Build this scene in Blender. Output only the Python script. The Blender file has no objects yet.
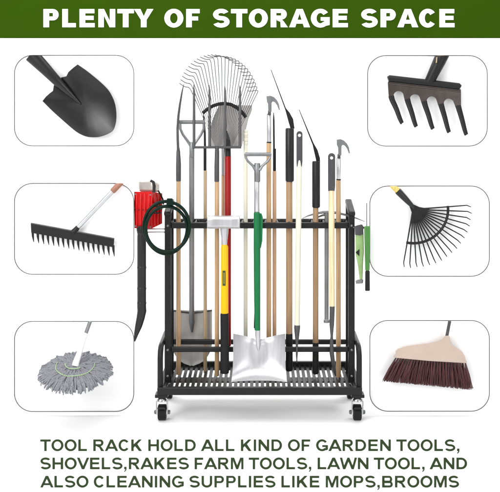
import bpy, bmesh, math, random
from mathutils import Vector, Matrix
from mathutils.geometry import tessellate_polygon

random.seed(7)
SC = bpy.context.scene
COL = SC.collection
R = math.radians

# ------------------------------------------------------------------ measures
# The photograph's front plane (Y = 0) is 4 mm per photo pixel; eye height 1.33 m, 4 m away.
EYE, DIST, U = 1.33, 4.0, 0.004
def k(Y): return U * (DIST + Y) / DIST
def P(x, y, Y): return Vector(((x - 259.7) * k(Y), Y, EYE - (y - 90.0) * k(Y)))

# ------------------------------------------------------------------ materials
MATS = {}
def srgb(c):
    return tuple(((v / 255) / 12.92 if v / 255 <= 0.04045 else (((v / 255) + 0.055) / 1.055) ** 2.4) for v in c) + (1,)

def mat(name, col, rough=0.5, metal=0.0, var=0.12, scale=(30, 30, 30), bump=0.0, bscale=None, rvar=0.08, spec=0.5, coat=0.0, detail=4):
    """A Principled surface with noise in colour, roughness and bump."""
    if name in MATS: return MATS[name]
    m = bpy.data.materials.new(name); m.use_nodes = True
    nt = m.node_tree; b = nt.nodes['Principled BSDF']
    c = srgb(col)
    tc = nt.nodes.new('ShaderNodeTexCoord'); mp = nt.nodes.new('ShaderNodeMapping')
    mp.inputs['Scale'].default_value = scale
    nt.links.new(tc.outputs['Object'], mp.inputs['Vector'])
    n = nt.nodes.new('ShaderNodeTexNoise'); n.inputs['Scale'].default_value = 1.0; n.inputs['Detail'].default_value = detail
    nt.links.new(mp.outputs['Vector'], n.inputs['Vector'])
    rp = nt.nodes.new('ShaderNodeValToRGB')
    rp.color_ramp.elements[0].position = 0.3; rp.color_ramp.elements[1].position = 0.7
    rp.color_ramp.elements[0].color = tuple(v * (1 - var) for v in c[:3]) + (1,)
    rp.color_ramp.elements[1].color = tuple(min(0.95, v * (1 + var)) for v in c[:3]) + (1,)
    nt.links.new(n.outputs['Fac'], rp.inputs['Fac']); nt.links.new(rp.outputs['Color'], b.inputs['Base Color'])
    mr = nt.nodes.new('ShaderNodeMapRange')
    mr.inputs['To Min'].default_value = max(0.02, rough - rvar); mr.inputs['To Max'].default_value = min(1, rough + rvar)
    nt.links.new(n.outputs['Fac'], mr.inputs['Value']); nt.links.new(mr.outputs['Result'], b.inputs['Roughness'])
    b.inputs['Metallic'].default_value = metal
    b.inputs['Specular IOR Level'].default_value = spec
    b.inputs['Coat Weight'].default_value = coat
    if bump:
        n2 = nt.nodes.new('ShaderNodeTexNoise'); n2.inputs['Scale'].default_value = bscale or 400
        nt.links.new(tc.outputs['Object'], n2.inputs['Vector'])
        bp = nt.nodes.new('ShaderNodeBump'); bp.inputs['Strength'].default_value = bump; bp.inputs['Distance'].default_value = 0.001
        nt.links.new(n2.outputs['Fac'], bp.inputs['Height']); nt.links.new(bp.outputs['Normal'], b.inputs['Normal'])
    MATS[name] = m
    return m

def wood(name, col):
    return mat(name, col, 0.5, 0, 0.24, (220, 220, 6), 0.2, 300, 0.1, 0.4, detail=8)

M_white = mat('white_matte', (246, 246, 246), 0.75, 0, 0.01, (3, 3, 3))
M_board = mat('panel_white', (246, 246, 246), 0.6, 0, 0.01, (5, 5, 5))
M_rim = mat('rim_grey', (52, 54, 48), 0.5)
M_green = mat('sign_green', (45, 71, 10), 0.7, 0, 0.03, (8, 8, 8), spec=0.0)
M_letter = mat('letter_white', (248, 248, 248), 0.6, 0, 0.01)
M_ltgreen = mat('letter_green', (36, 54, 22), 0.6, 0, 0.05, spec=0.2)
M_black = mat('powder_coat', (17, 17, 18), 0.4, 0, 0.2, (60, 60, 60), 0.25, 900, 0.1, spec=.3)
M_dark = mat('black_plastic', (17, 17, 18), 0.45, 0, 0.2, (50, 50, 50), 0.2, 500, spec=.3)
M_sleeve = mat('dark_sleeve', (28, 28, 30), 0.36, 0, 0.15, (50, 50, 8), 0.2, 500, spec=.35)
M_rubber = mat('rubber', (18, 18, 18), 0.6, 0, 0.2, (80, 80, 80), 0.3, 300, spec=.25)
M_steel = mat('grey_steel', (128, 129, 131), 0.42, 0.75, 0.14, (40, 40, 9), 0.1, 250, 0.1)
M_dsteel = mat('dark_steel', (78, 78, 80), 0.45, 0.6, 0.2, (60, 60, 12), 0.15, 250, 0.1)
M_blade = mat('blade_steel', (180, 178, 175), 0.45, 0.15, 0.14, (25, 25, 7), 0.15, 200, 0.1)
M_silver = mat('silver', (192, 192, 195), 0.38, 0.9, 0.06, (90, 90, 7), 0.05, 160, 0.08)
M_chrome = mat('chrome', (200, 200, 202), 0.15, 1.0, 0.04)
M_alu = mat('aluminium', (196, 197, 200), 0.3, 0.9, 0.06, (60, 60, 6))
M_wood = wood('beech_wood', (178, 146, 110))
M_wood2 = wood('tan_wood', (160, 130, 98))
M_wood3 = wood('peach_wood', (194, 158, 128))
M_wood4 = wood('pale_wood', (214, 194, 156))
M_wood5 = wood('straw_wood', (172, 150, 118))
M_cream = mat('cream_paint', (206, 206, 188), 0.38, 0, 0.04, (30, 30, 6), 0.05, 200)
M_red = mat('red_paint', (136, 8, 8), 0.3, 0, 0.08, (30, 30, 8), spec=.22)
M_redp = mat('red_plastic', (182, 7, 9), 0.25, 0, 0.12, (30, 30, 30), spec=.35)
M_yellow = mat('yellow_fibreglass', (228, 172, 6), 0.35, 0, 0.06, (40, 40, 6), spec=.25)
M_label = mat('label_green', (46, 60, 16), 0.5)
M_labelm = mat('label_mark', (150, 140, 40), 0.5)
M_hose = mat('hose_green', (4, 28, 19), 0.36, 0, 0.15, (80, 80, 80), 0.1, 300, spec=.14)
M_grip = mat('grip_green', (14, 104, 58), 0.42, 0, 0.1, (40, 40, 8), 0.1, 300, spec=.25)
M_lgreen = mat('pale_green', (138, 168, 108), 0.35, 0, 0.15, (60, 60, 20))
M_dgreen = mat('mid_green', (62, 118, 50), 0.4, 0, 0.12, (60, 60, 10))
M_beige = mat('beige_plastic', (178, 160, 147), 0.45, 0, 0.04, (20, 20, 20), 0.06, 200)
M_wire = mat('wire_steel', (88, 88, 91), 0.4, 0.3)
M_bristle = mat('bristle_red', (70, 30, 33), 0.6, 0, 0.4, (160, 160, 6))
M_mop = mat('mop_yarn', (126, 126, 133), 0.9, 0, 0.34, (260, 260, 260), 0.6, 900)
M_trim = mat('mop_trim', (150, 178, 132), 0.8, 0, 0.1)
M_mopw = mat('mop_white', (232, 232, 234), 0.35, 0, 0.02)
M_gun = mat('gunmetal', (84, 77, 74), 0.24, 0.8, 0.06, (30, 30, 30), 0.12, 250, 0.12)
M_spade = mat('spade_black', (15, 15, 16), 0.3, 0.0, 0.2, (25, 25, 25), 0.08, 260, 0.06, spec=.45)
M_brown = mat('copper_end', (150, 104, 84), 0.5)
M_ywood = wood('yellow_wood', (206, 184, 104))
M_cap = mat('cap_silver', (190, 186, 180), 0.35, 0.6, 0.1, (40, 40, 40))

# ------------------------------------------------------------------ mesh builder
class MB:
    def __init__(s): s.v = []; s.f = []; s.fl = set()
    def add(s, vs, fs, flat=False):
        o = len(s.v); s.v += [Vector(p) for p in vs]
        for f in fs:
            if flat: s.fl.add(len(s.f))
            s.f.append([o + i for i in f])
    def box(s, x0, x1, y0, y1, z0, z1):
        vs = [(x, y, z) for x in (x0, x1) for y in (y0, y1) for z in (z0, z1)]
        s.add(vs, [(0, 1, 3, 2), (4, 6, 7, 5), (0, 4, 5, 1), (2, 3, 7, 6), (0, 2, 6, 4), (1, 5, 7, 3)])
        return s
    def obox(s, c, ax, ay, az):
        """box round c with half-axis vectors"""
        c = Vector(c); vs = [c + ax * i + ay * j + az * l for i in (-1, 1) for j in (-1, 1) for l in (-1, 1)]
        s.add(vs, [(0, 1, 3, 2), (4, 6, 7, 5), (0, 4, 5, 1), (2, 3, 7, 6), (0, 2, 6, 4), (1, 5, 7, 3)])
        return s
    def tube(s, pts, rad, seg=12, flat=1.0, up=None, caps=True, closed=False):
        """round bar through pts; rad is one radius or one per point; flat squashes it along 'up'"""
        pts = [Vector(p) for p in pts]; n = len(pts)
        rad = rad if isinstance(rad, (list, tuple)) else [rad] * n
        T = []
        for i in range(n):
            a = pts[i - 1] if (i or closed) else pts[i]; b = pts[(i + 1) % n] if (i < n - 1 or closed) else pts[i]
            T.append((b - a).normalized())
        u = Vector(up) if up else (Vector((0, 1, 0)) if abs(T[0].y) < 0.9 else Vector((1, 0, 0)))
        vs = []
        for i in range(n):
            u = (u - T[i] * u.dot(T[i])).normalized(); w = T[i].cross(u)
            for j in range(seg):
                a = 2 * math.pi * j / seg
                vs.append(pts[i] + (u * math.cos(a) * flat + w * math.sin(a)) * rad[i])
        fs = []
        for i in range(n if closed else n - 1):
            i2 = (i + 1) % n
            for j in range(seg):
                j2 = (j + 1) % seg
                fs.append((i * seg + j, i * seg + j2, i2 * seg + j2, i2 * seg + j))
        if caps and not closed:
            fs.append(tuple(range(seg - 1, -1, -1))); fs.append(tuple((n - 1) * seg + j for j in range(seg)))
        s.add(vs, fs); return s
    def rod(s, x, y0, y1, w, Y, seg=16, w1=None, x1=None, Y1=None):
        """upright round bar between photo rows y0 and y1 at distance Y"""
        x1 = x if x1 is None else x1; w1 = w if w1 is None else w1; Y1 = Y if Y1 is None else Y1
        r0 = w / 2 * k(Y); r1 = w1 / 2 * k(Y1); a = P(x, y0, Y); b = P(x1, y1, Y1)
        d = (b - a).normalized() * min(r0, r1) * 0.25
        return s.tube([a, a + d, b - d, b], [r0 * 0.85, r0, r1, r1 * 0.85], seg)
    def prism(s, outline, Y, t, holes=(), proj=None):
        """plate of thickness t cut to an outline"""
        proj = proj or (lambda p, y: P(p[0], p[1], y))
        loops = [list(outline)] + [list(h) for h in holes]
        flat = [p for l in loops for p in l]; n = len(flat)
        tris = tessellate_polygon([[Vector((p[0], p[1], 0)) for p in l] for l in loops])
        vs = [proj(p, Y - t / 2) for p in flat] + [proj(p, Y + t / 2) for p in flat]
        fs = [tuple(tr) for tr in tris] + [tuple(n + i for i in reversed(tr)) for tr in tris]
        o = 0
        for l in loops:
            for i in range(len(l)):
                j = (i + 1) % len(l); fs.append((o + i, o + j, n + o + j, n + o + i))
            o += len(l)
        s.add(vs, fs); return s
    def sheet(s, fn, nu, nv, th):
        """curved sheet fn(u, v) -> world point, with thickness th away from the viewer"""
        N = (nu + 1) * (nv + 1); fr = [Vector(fn(i / nu, j / nv)) for j in range(nv + 1) for i in range(nu + 1)]
        vs = fr + [p + Vector((0, th, 0)) for p in fr]; fs = []
        ix = lambda i, j: j * (nu + 1) + i
        for j in range(nv):
            for i in range(nu):
                q = (ix(i, j), ix(i, j + 1), ix(i + 1, j + 1), ix(i + 1, j)); fs.append(q); fs.append(tuple(N + a for a in reversed(q)))
        ed = [ix(i, 0) for i in range(nu + 1)] + [ix(nu, j) for j in range(1, nv + 1)] + [ix(i, nv) for i in range(nu - 1, -1, -1)] + [ix(0, j) for j in range(nv - 1, 0, -1)]
        for a, b in zip(ed, ed[1:] + ed[:1]): fs.append((a, b, N + b, N + a))
        s.add(vs, fs); return s
    def dome(s, outline, centre, Y, depth, th, rings=7, power=2.0):
        """plate with a bulge: rings shrink from the outline to the centre"""
        n = len(outline); vs = []; fs = []
        for side in (0, 1):
            for r in range(rings):
                q = 1 - r / rings
                for p in outline:
                    x = centre[0] + (p[0] - centre[0]) * q; y = centre[1] + (p[1] - centre[1]) * q
                    vs.append(P(x, y, Y) + Vector((0, depth * (1 - q ** power) + side * th, 0)))
            vs.append(P(centre[0], centre[1], Y) + Vector((0, depth + side * th, 0)))
        half = n * rings + 1
        for side in (0, 1):
            o = side * half
            for r in range(rings - 1):
                for i in range(n):
                    j = (i + 1) % n; fs.append((o + r * n + i, o + r * n + j, o + (r + 1) * n + j, o + (r + 1) * n + i))
            for i in range(n): fs.append((o + (rings - 1) * n + i, o + (rings - 1) * n + (i + 1) % n, o + rings * n))
        for i in range(n): fs.append((i, (i + 1) % n, half + (i + 1) % n, half + i))
        s.add(vs, fs); return s
    def build(s, name, m, parent=None, base=None, bevel=0.0, smooth=35, label=None, cut=None):
        base = Vector(base) if base is not None else (BASE[parent.name] if parent else Vector((0, 0, 0)))
        me = bpy.data.meshes.new(name)
        me.from_pydata([v - base for v in s.v], [], s.f)
        bm = bmesh.new(); bm.from_mesh(me)
        if cut is not None:      # sawn off level at world height cut
            bmesh.ops.bisect_plane(bm, geom=bm.verts[:] + bm.edges[:] + bm.faces[:], plane_co=(0, 0, cut - base.z), plane_no=(0, 0, 1), clear_outer=True)
            bmesh.ops.holes_fill(bm, edges=[e for e in bm.edges if e.is_boundary])
        bmesh.ops.recalc_face_normals(bm, faces=bm.faces); bm.to_mesh(me); bm.free()
        me.materials.append(m)
        for p in me.polygons: p.use_smooth = True
        me.set_sharp_from_angle(angle=R(smooth))
        o = bpy.data.objects.new(name, me); COL.objects.link(o)
        if parent: o.parent = parent
        else: o.location = base
        BASE[o.name] = base
        if bevel:
            md = o.modifiers.new('bevel', 'BEVEL'); md.width = bevel; md.segments = 2; md.limit_method = 'ANGLE'; md.angle_limit = R(35)
            md.harden_normals = False
        if label: o['label'] = label
        return o
BASE = {}

def tag(o, label, cat, group=None):
    o['label'] = label; o['category'] = cat
    if group: o['group'] = group
    return o
def thing(name, label, cat, base, group=None):
    o = bpy.data.objects.new(name, None); COL.objects.link(o); o.location = base; o.empty_display_size = 0.05
    BASE[o.name] = Vector(base)
    return tag(o, label, cat, group)
def struct(o): o['kind'] = 'structure'; return o

def arc(cx, cy, rx, ry, a0, a1, n):
    return [(cx + rx * math.cos(R(a0 + (a1 - a0) * i / n)), cy + ry * math.sin(R(a0 + (a1 - a0) * i / n))) for i in range(n + 1)]
def rrect(x0, y0, x1, y1, r, n=10):
    return arc(x1 - r, y0 + r, r, r, -90, 0, n) + arc(x1 - r, y1 - r, r, r, 0, 90, n) + arc(x0 + r, y1 - r, r, r, 90, 180, n) + arc(x0 + r, y0 + r, r, r, 180, 270, n)
def lerp(a, b, t): return a + (b - a) * t
def table(tb, t):
    for (t0, v0), (t1, v1) in zip(tb, tb[1:]):
        if t <= t1: return v0 + (v1 - v0) * (t - t0) / (t1 - t0)
    return tb[-1][1]

# ------------------------------------------------------------------ lettering (own outlines)
def spline(pts, n=5, closed=False):
    """smooth curve through the points"""
    out = []; N = len(pts)
    for i in range(N if closed else N - 1):
        g = (lambda j: pts[j % N]) if closed else (lambda j: pts[min(max(j, 0), N - 1)])
        p0, p1, p2, p3 = g(i - 1), g(i), g(i + 1), g(i + 2)
        for q in range(n):
            t = q / n
            out.append(tuple(.5 * (2 * p1[d] + (p2[d] - p0[d]) * t + (2 * p0[d] - 5 * p1[d] + 4 * p2[d] - p3[d]) * t * t + (3 * p1[d] - p0[d] - 3 * p2[d] + p3[d]) * t ** 3) for d in range(len(p1))))
    if not closed: out.append(tuple(pts[-1]))
    return out
def glyph(c, W, s, h):
    """pieces (outline, holes) of a capital of height 1, width W, stem s, bar h"""
    m = W / 2
    if c == 'I': return [([(0, 0), (s, 0), (s, 1), (0, 1)], [])]
    if c == 'L': return [([(0, 0), (W, 0), (W, h), (s, h), (s, 1), (0, 1)], [])]
    if c == 'T': return [([(m - s / 2, 0), (m + s / 2, 0), (m + s / 2, 1 - h), (W, 1 - h), (W, 1), (0, 1), (0, 1 - h), (m - s / 2, 1 - h)], [])]
    if c == 'E': return [([(0, 0), (W, 0), (W, h), (s, h), (s, .5 - h * .42), (W * .93, .5 - h * .42), (W * .93, .5 + h * .55), (s, .5 + h * .55), (s, 1 - h), (W * .98, 1 - h), (W * .98, 1), (0, 1)], [])]
    if c == 'F': return [([(0, 0), (s, 0), (s, .42 - h * .2), (W * .88, .42 - h * .2), (W * .88, .42 + h * .75), (s, .42 + h * .75), (s, 1 - h), (W, 1 - h), (W, 1), (0, 1)], [])]
    if c == 'H': return [([(0, 0), (s, 0), (s, .5 - h / 2), (W - s, .5 - h / 2), (W - s, 0), (W, 0), (W, 1), (W - s, 1), (W - s, .5 + h / 2), (s, .5 + h / 2), (s, 1), (0, 1)], [])]
    if c == 'N': return [([(0, 0), (s * .95, 0), (s * .95, .66), (W - s, 0), (W, 0), (W, 1), (W - s * .95, 1), (W - s * .95, .34), (s, 1), (0, 1)], [])]
    if c == 'M': return [([(0, 0), (s * .9, 0), (s * .9, .8), (m - s * .45, 0), (m + s * .45, 0), (W - s * .9, .8), (W - s * .9, 0), (W, 0), (W, 1), (W - s * 1.4, 1), (m, .32), (s * 1.4, 1), (0, 1)], [])]
    if c == 'A':
        a = s * 1.08; ya = .76; xi = lambda y: a + (m - a) * y / ya
        y0, y1 = .2, .2 + h * .9
        return [([(0, 0), (a, 0), (xi(y0), y0), (W - xi(y0), y0), (W - a, 0), (W, 0), (m + s * .56, 1), (m - s * .56, 1)], [[(xi(y1), y1), (W - xi(y1), y1), (m, ya)]])]
    if c == 'V':
        a = s * 1.06
        return [([(m - s * .52, 0), (m + s * .52, 0), (W, 1), (W - a, 1), (m, .26), (a, 1), (0, 1)], [])]
    if c == 'W':
        a = s; q = W * .25
        return [([(q - s * .5, 0), (q + s * .5, 0), (m, .68), (W - q - s * .5, 0), (W - q + s * .5, 0), (W, 1), (W - a, 1), (W - q, .3), (m + s * .46, 1), (m - s * .46, 1), (q, .3), (a, 1), (0, 1)], [])]
    if c == 'Y':
        return [([(m - s / 2, 0), (m + s / 2, 0), (m + s / 2, .41), (W, 1), (W - s * 1.12, 1), (m, .6), (s * 1.12, 1), (0, 1), (m - s / 2, .41)], [])]
    if c == 'K':
        return [([(0, 0), (s, 0), (s, .29), (s + .13, .43), (W - s * 1.25, 0), (W, 0), (s + .32, .60), (W * .98, 1), (W * .98 - s * 1.25, 1), (s, .56), (s, 1), (0, 1)], [])]
    if c == 'O':
        return [(arc(m, .5, m, .515, 0, 356, 40), [arc(m, .5, m - s, .515 - h, 0, 356, 40)])]
    if c == 'D':
        o = [(0, 0)] + arc(W - .5, .5, .5, .5, -90, 90, 20) + [(0, 1)]
        i = [(s, h)] + arc(W - .5, .5, .5 - s, .5 - h, -90, 90, 20) + [(s, 1 - h)]
        return [(o, [i])]
    if c in 'PR':
        r = .31 if c == 'P' else .285; yc = 1 - r
        o = [(0, 0), (s, 0), (s, 1 - 2 * r)] + arc(W - r - (.0 if c == 'P' else .04), yc, r, r, -90, 90, 16) + [(0, 1)]
        i = [(s, 1 - 2 * r + h * .92)] + arc(W - r - (.0 if c == 'P' else .04), yc, r - s, r - h * .92, -90, 90, 16) + [(s, 1 - h * .92)]
        if c == 'P': return [(o, [i])]
        leg = [(W * .36, .40), (W * .62, .46), (W * .76, .34), (W + .02, 0), (W - s * 1.2, 0), (W * .58, .3), (W * .36, .5 - h * .5)]
        return [(o, [i]), (leg, [])]
    if c == 'B':
        r1 = .245; r2 = .5 - r1 + h * .46
        o1 = [(0, .5 - h * .46 + .005)] + arc(W - r1 - .05, 1 - (.5 + h * .46) / 2, r1, (.5 + h * .46) / 2, -90, 90, 14) + [(0, 1)]
        i1 = [(s, .5 + h * .46)] + arc(W - r1 - .05, 1 - (.5 + h * .46) / 2, r1 - s * .9, (.5 + h * .46) / 2 - h * .92, -90, 90, 14) + [(s, 1 - h * .92)]
        o2 = [(0, 0)] + arc(W - .27, .27, .27, .27, -90, 90, 14) + [(0, .54)]
        i2 = [(s, h * .92)] + arc(W - .27, .27, .27 - s * .9, .27 - h * .92, -90, 90, 14) + [(s, .54 - h * .92)]
        return [(o1, [i1]), (o2, [i2])]
    if c == 'C':
        return [(('E', arc(m, .5, m, .515, 38, 322, 34), arc(m, .5, m - s, .515 - h, 38, 322, 34)), [])]
    if c == 'G':
        return [(('E', arc(m, .5, m, .515, 38, 318, 34), arc(m, .5, m - s, .515 - h, 38, 318, 34)), []),
                ([(m + .02, .36), (W - s, .36), (W - s, .06), (W - .01, .13), (W - .01, .36 + h * .85), (m + .02, .36 + h * .85)], [])]
    if c == 'S':
        ry = (.515 - h / 2) / 2; v = s * .92; t, b = .5 + ry, .5 - ry
        uo, ui = arc(m, t, m * .96, ry + h / 2, 28, 270, 26), arc(m, t, m * .96 - v, ry - h / 2, 28, 270, 26)
        lo, li = arc(m, b, m, ry + h / 2, 90, -155, 26), arc(m, b, m - v, ry - h / 2, 90, -155, 26)
        return [(('E', uo + li[1:], ui + lo[1:]), [])]
    if c == 'U':
        o = [(0, 1), (0, .38)] + arc(m, .38, m, .395, 180, 360, 20) + [(W, 1), (W - s, 1), (W - s, .38)] + arc(m, .38, m - s, .395 - h, 360, 180, 20) + [(s, .38), (s, 1)]
        return [(o, [])]
    if c == ',':
        return [([(0, .2), (0, 0), (s * .5, 0), (s * .45, -.1), (0, -.17), (.02, -.24), (s * .75, -.14), (s, 0), (s, .2)], [])]
    return []
ADV = dict(A=1.01, B=1.01, C=1.01, D=1.01, E=.93, F=.853, G=1.087, H=1.01, I=.388, K=1.01, L=.853, M=1.163, N=1.01, O=1.087, P=.93, R=1.01, S=.93, T=.853, U=1.01, V=.93, W=1.318, Y=.93)
ADV.update({',': .388, ' ': .388})
SB = dict(A=.0, V=.0, Y=.0, W=.005, T=.03, O=.06, C=.06, G=.06, S=.06)
def write(text, x0, x1, ytop, ybot, Y, th, s, h, m, parent, wide=1.0, sp=1.0):
    """one line of capitals between photo columns x0 and x1, each word a part of the sign"""
    mb = MB(); H = ybot - ytop
    adv = [(ADV[c] * (wide * (.95 if c in 'OCG' else 1) if c != ' ' else 1.0)) for c in text]
    sb = [SB.get(c, .1) * wide for c in text]
    adv = [a * (sp if c == ' ' else 1) for a, c in zip(adv, text)]
    tot = sum(adv) - sb[0] - sb[-1]
    gap = ((x1 - x0) / H - tot) / (len(text) - 1)
    x = -sb[0]
    for c, a, b in zip(text + ' ', adv + [0], sb + [0]):
        if c == ' ':
            mb.build('word', m, parent, smooth=30); mb = MB()
        for n, (o, hs) in enumerate(glyph(c, a - 2 * b, s, h) if c not in ' ,' else (glyph(',', s, s, h) if c == ',' else [])):
            pj = lambda p, y: P(x0 + (x + b + p[0]) * H, ybot - p[1] * H, Y) + Vector((0, y - Y, 0))
            if o[0] == 'E':
                L_, R_ = o[1], o[2]; N_ = len(L_); yy = Y - n * .0006
                vs = [pj(p, yy - th / 2) for p in L_] + [pj(p, yy - th / 2) for p in R_] + [pj(p, yy + th / 2) for p in L_] + [pj(p, yy + th / 2) for p in R_]
                fs = []
                for i in range(N_ - 1):
                    fs += [(i, i + 1, N_ + i + 1, N_ + i), (2 * N_ + i, 3 * N_ + i, 3 * N_ + i + 1, 2 * N_ + i + 1), (i, 2 * N_ + i, 2 * N_ + i + 1, i + 1), (N_ + i, N_ + i + 1, 3 * N_ + i + 1, 3 * N_ + i)]
                fs += [(0, N_, 3 * N_, 2 * N_), (N_ - 1, 3 * N_ - 1, 4 * N_ - 1, 2 * N_ - 1)]
                mb.add(vs, fs)
            else: mb.prism(o, Y - n * 0.0006, th, hs, pj)
        x += a + gap

# ================================================================== SETTING
mb = MB()   # white studio floor with a raised front step
prof = [(-3.9, -0.42), (-0.12, -0.42), (-0.12, 0.0), (2.6, 0.0)] + [(2.6 + 0.8 * math.sin(R(a)), 0.8 - 0.8 * math.cos(R(a))) for a in range(10, 91, 10)] + [(3.4, 4.6)]
cut = 3
def strip(pts):
    m_ = MB(); n = len(pts)
    m_.add([(x, y, z) for x in (-6, 6) for (y, z) in pts], [(i, i + 1, n + i + 1, n + i) for i in range(n - 1)]); return m_
struct(strip(prof[:4]).build('floor', M_white, None, (0, 0, 0), smooth=20))
struct(strip([(2.6, 0.0)] + prof[4:]).build('backdrop', M_white, None, (0, 0, 0), smooth=40))
for xc, side in ((74.1, 'left'), (428.5, 'right')):
    c_ = P(xc, 0, .105).x
    r_ = MB().tube([(c_, .096, P(0, 411, .09).z + .02), (c_, .096, 1.6)], .0007, 6).build('hanging_wire', M_white, None, (c_, .096, 1.6))
    tag(r_, 'thin wire holding the three rounded boards on the ' + side, 'wire')

# header sign
t = thing('sign_board', 'long dark green header sign with bold white capital letters, above everything', 'sign', P(259.7, 38, .06))
MB().box(P(-14, 0, .06).x, P(514, 0, .06).x, .05, .09, P(0, 37.8, .06).z, P(0, -14, .06).z).build('board', M_green, t, bevel=.002)
write('PLENTY OF STORAGE SPACE', 43.5, 454.5, 9.0, 27.2, .049, .004, 0.31, .23, M_letter, t, 1.14, 1.5)
# text on the step
t = thing('wall_lettering', 'three lines of dark green capital letters on the white step under the rack', 'lettering', P(250, 489, -.122))
for s_, x1, y0 in (('TOOL RACK HOLD ALL KIND OF GARDEN TOOLS,', 459.5, 439.6), ('SHOVELS,RAKES FARM TOOLS, LAWN TOOL, AND', 467, 457.8), ('ALSO CLEANING SUPPLIES LIKE MOPS,BROOMS', 459, 476.0)):
    write(s_, 40.3, x1, y0, y0 + 11.4, -.1208, .003, .2, .17, M_ltgreen, t, 1.14)

# ================================================================== TOOL RACK
rack = thing('tool_rack', 'black steel tool rack on casters holding the garden tools, slatted shelf', 'tool rack', (0, .16, 0))
HX = .389                      # outer half width of the posts
for sx in (-1, 1):
    for (ya, yb, top) in ((.088, .108, .822), (.212, .232, .850)):
        MB().box(*sorted((sx * HX, sx * (HX - .026))), ya, yb, .13, top).build('post', M_black, rack, bevel=.003)
    hb = MB()                 # sloping hand rail on top of the two posts
    d = Vector((0, .16, .034)).normalized(); n = d.cross(Vector((1, 0, 0)))
    hb.obox((sx * (HX - .013),   .158, .842), Vector((.0142, 0, 0)), d * .086, n * .0095)
    hb.build('top_handle', M_black, rack, bevel=.005)
    # side arch: up from the front corner, back and down
    X = sx * .399; a = []
    for (cy, cz, a0) in ((.062, .243, 180), (.258, .243, 90)):
        for i in range(9):
            th = R(a0 - i * 90 / 8); a.append((X, cy + .052 * math.cos(th), cz + .052 * math.sin(th)))
    a = [(X, .01, .128)] + a + [(X, .31, .128)]
    MB().tube(a, .0115, 10, up=(1, 0, 0)).build('side_arch', M_black, rack)
    # corner bolts
    for (yy, zz) in ((.0865, .267), (.0865, .775), (.0865, .16)):
        MB().tube([(sx * (HX - .013), yy + .002, zz), (sx * (HX - .013), yy, zz), (sx * (HX - .013), yy - .002, zz)], [.005, .005, .003], 10).build('bolt', M_steel, rack)
for Yc in (.10, .222):
    MB().box(-HX + .0262, HX - .0262, Yc - .009, Yc + .009, .763, .787).build('upper_rail', M_black, rack, bevel=.003)
    MB().box(-HX + .0262, HX - .0262, Yc - .009, Yc + .009, .257, .277).build('lower_rail', M_black, rack, bevel=.003)
xs = [-.362 + .0483 * i for i in range(16)]
for x in xs: MB().box(x - .005, x + .005, .1095, .2125, .765, .785).build('slot_divider', M_dark, rack, bevel=.002)
for x in xs[:-1]:
    c = [(x + .0241 + .0185 * math.cos(R(a_)), .2 - .0165 - .0185 * math.sin(R(a_)) * .8, .784) for a_ in range(180, 361, 20)]
    MB().tube(c, .0045, 8).build('tool_clip', M_dark, rack)
fr = MB()
fr.box(-.409, .409, -.012, .010, .112, .1425)
fr.box(-.409, .409, .318, .338, .118, .156)
fr.box(-.409, -.385, .0105, .3175, .114, .1415)
fr.box(.385, .409, .0105, .3175, .114, .1415)
fr.build('shelf_frame', M_black, rack, bevel=.003)
g = MB()
x = -.378
while x < .380:
    g.box(x - .0067, x + .0067, .0105, .3175, .1325, .1385); x += .0216
g.build('shelf_grate', M_black, rack, bevel=.001)
MB().box(-.3848, .3848, .108, .172, .1255, .1322).build('cross_plate', M_black, rack, bevel=.002)
for sx in (-1, 1):
    for Yc in (.015, .30):
        cx = sx * .393
        pl = MB().box(cx - .026, cx + .026, Yc - .02, Yc + .03, .0985, .1115)
        pl.build('corner_plate', M_black, rack, bevel=.002)
        c = thing_part = MB()
        # fork: top cap, two cheeks
        c.tube([(cx, Yc, .0984), (cx, Yc, .094), (cx, Yc, .0885), (cx, Yc, .083)], [.013, .0155, .021, .022], 20)
        for q in (-1, 1):
            c.add([(cx + q * .0195, Yc - .017, .084), (cx + q * .0195, Yc + .019, .084), (cx + q * .0205, Yc + .03, .03), (cx + q * .0205, Yc + .012, .022),
                   (cx + q * .0232, Yc - .017, .084), (cx + q * .0232, Yc + .019, .084), (cx + q * .0242, Yc + .03, .03), (cx + q * .0242, Yc + .012, .022)],
                  [(0, 1, 2, 3), (7, 6, 5, 4), (0, 4, 5, 1), (1, 5, 6, 2), (2, 6, 7, 3), (3, 7, 4, 0)])
        ca = c.build('caster', M_chrome, rack, bevel=.001)
        w = MB(); yw = Yc + .018
        w.tube([(cx - .0165, yw, .031), (cx - .0145, yw, .031), (cx + .0145, yw, .031), (cx + .0165, yw, .031)], [.027, .031, .031, .027], 32)
        w.build('wheel', M_rubber, ca, base=BASE[rack.name])
        h_ = MB().tube([(cx - .018, yw, .031), (cx + .018, yw, .031)], .012, 16)
        h_.build('hub', M_chrome, ca, base=BASE[rack.name])
        for q in (-1, 1):
            MB().tube([(cx + q * .0243, yw, .031), (cx + q * .028, yw, .031), (cx + q * .0325, yw, .031)], [.0075, .009, .006], 10).build('axle_nut', M_steel, ca, base=BASE[rack.name])
        br = MB().obox((cx, yw - .043, .058), Vector((.014, 0, 0)), Vector((0, .013, -.006)), Vector((0, .0012, .003)))
        br.build('brake_pedal', M_dark, ca, base=BASE[rack.name], bevel=.001)

# ================================================================== TOOLS IN THE RACK
def rodpart(name, m, parent, x, y0, y1, w, Y, **kw): return MB().rod(x, y0, y1, w, Y, **kw).build(name, m, parent)

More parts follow.
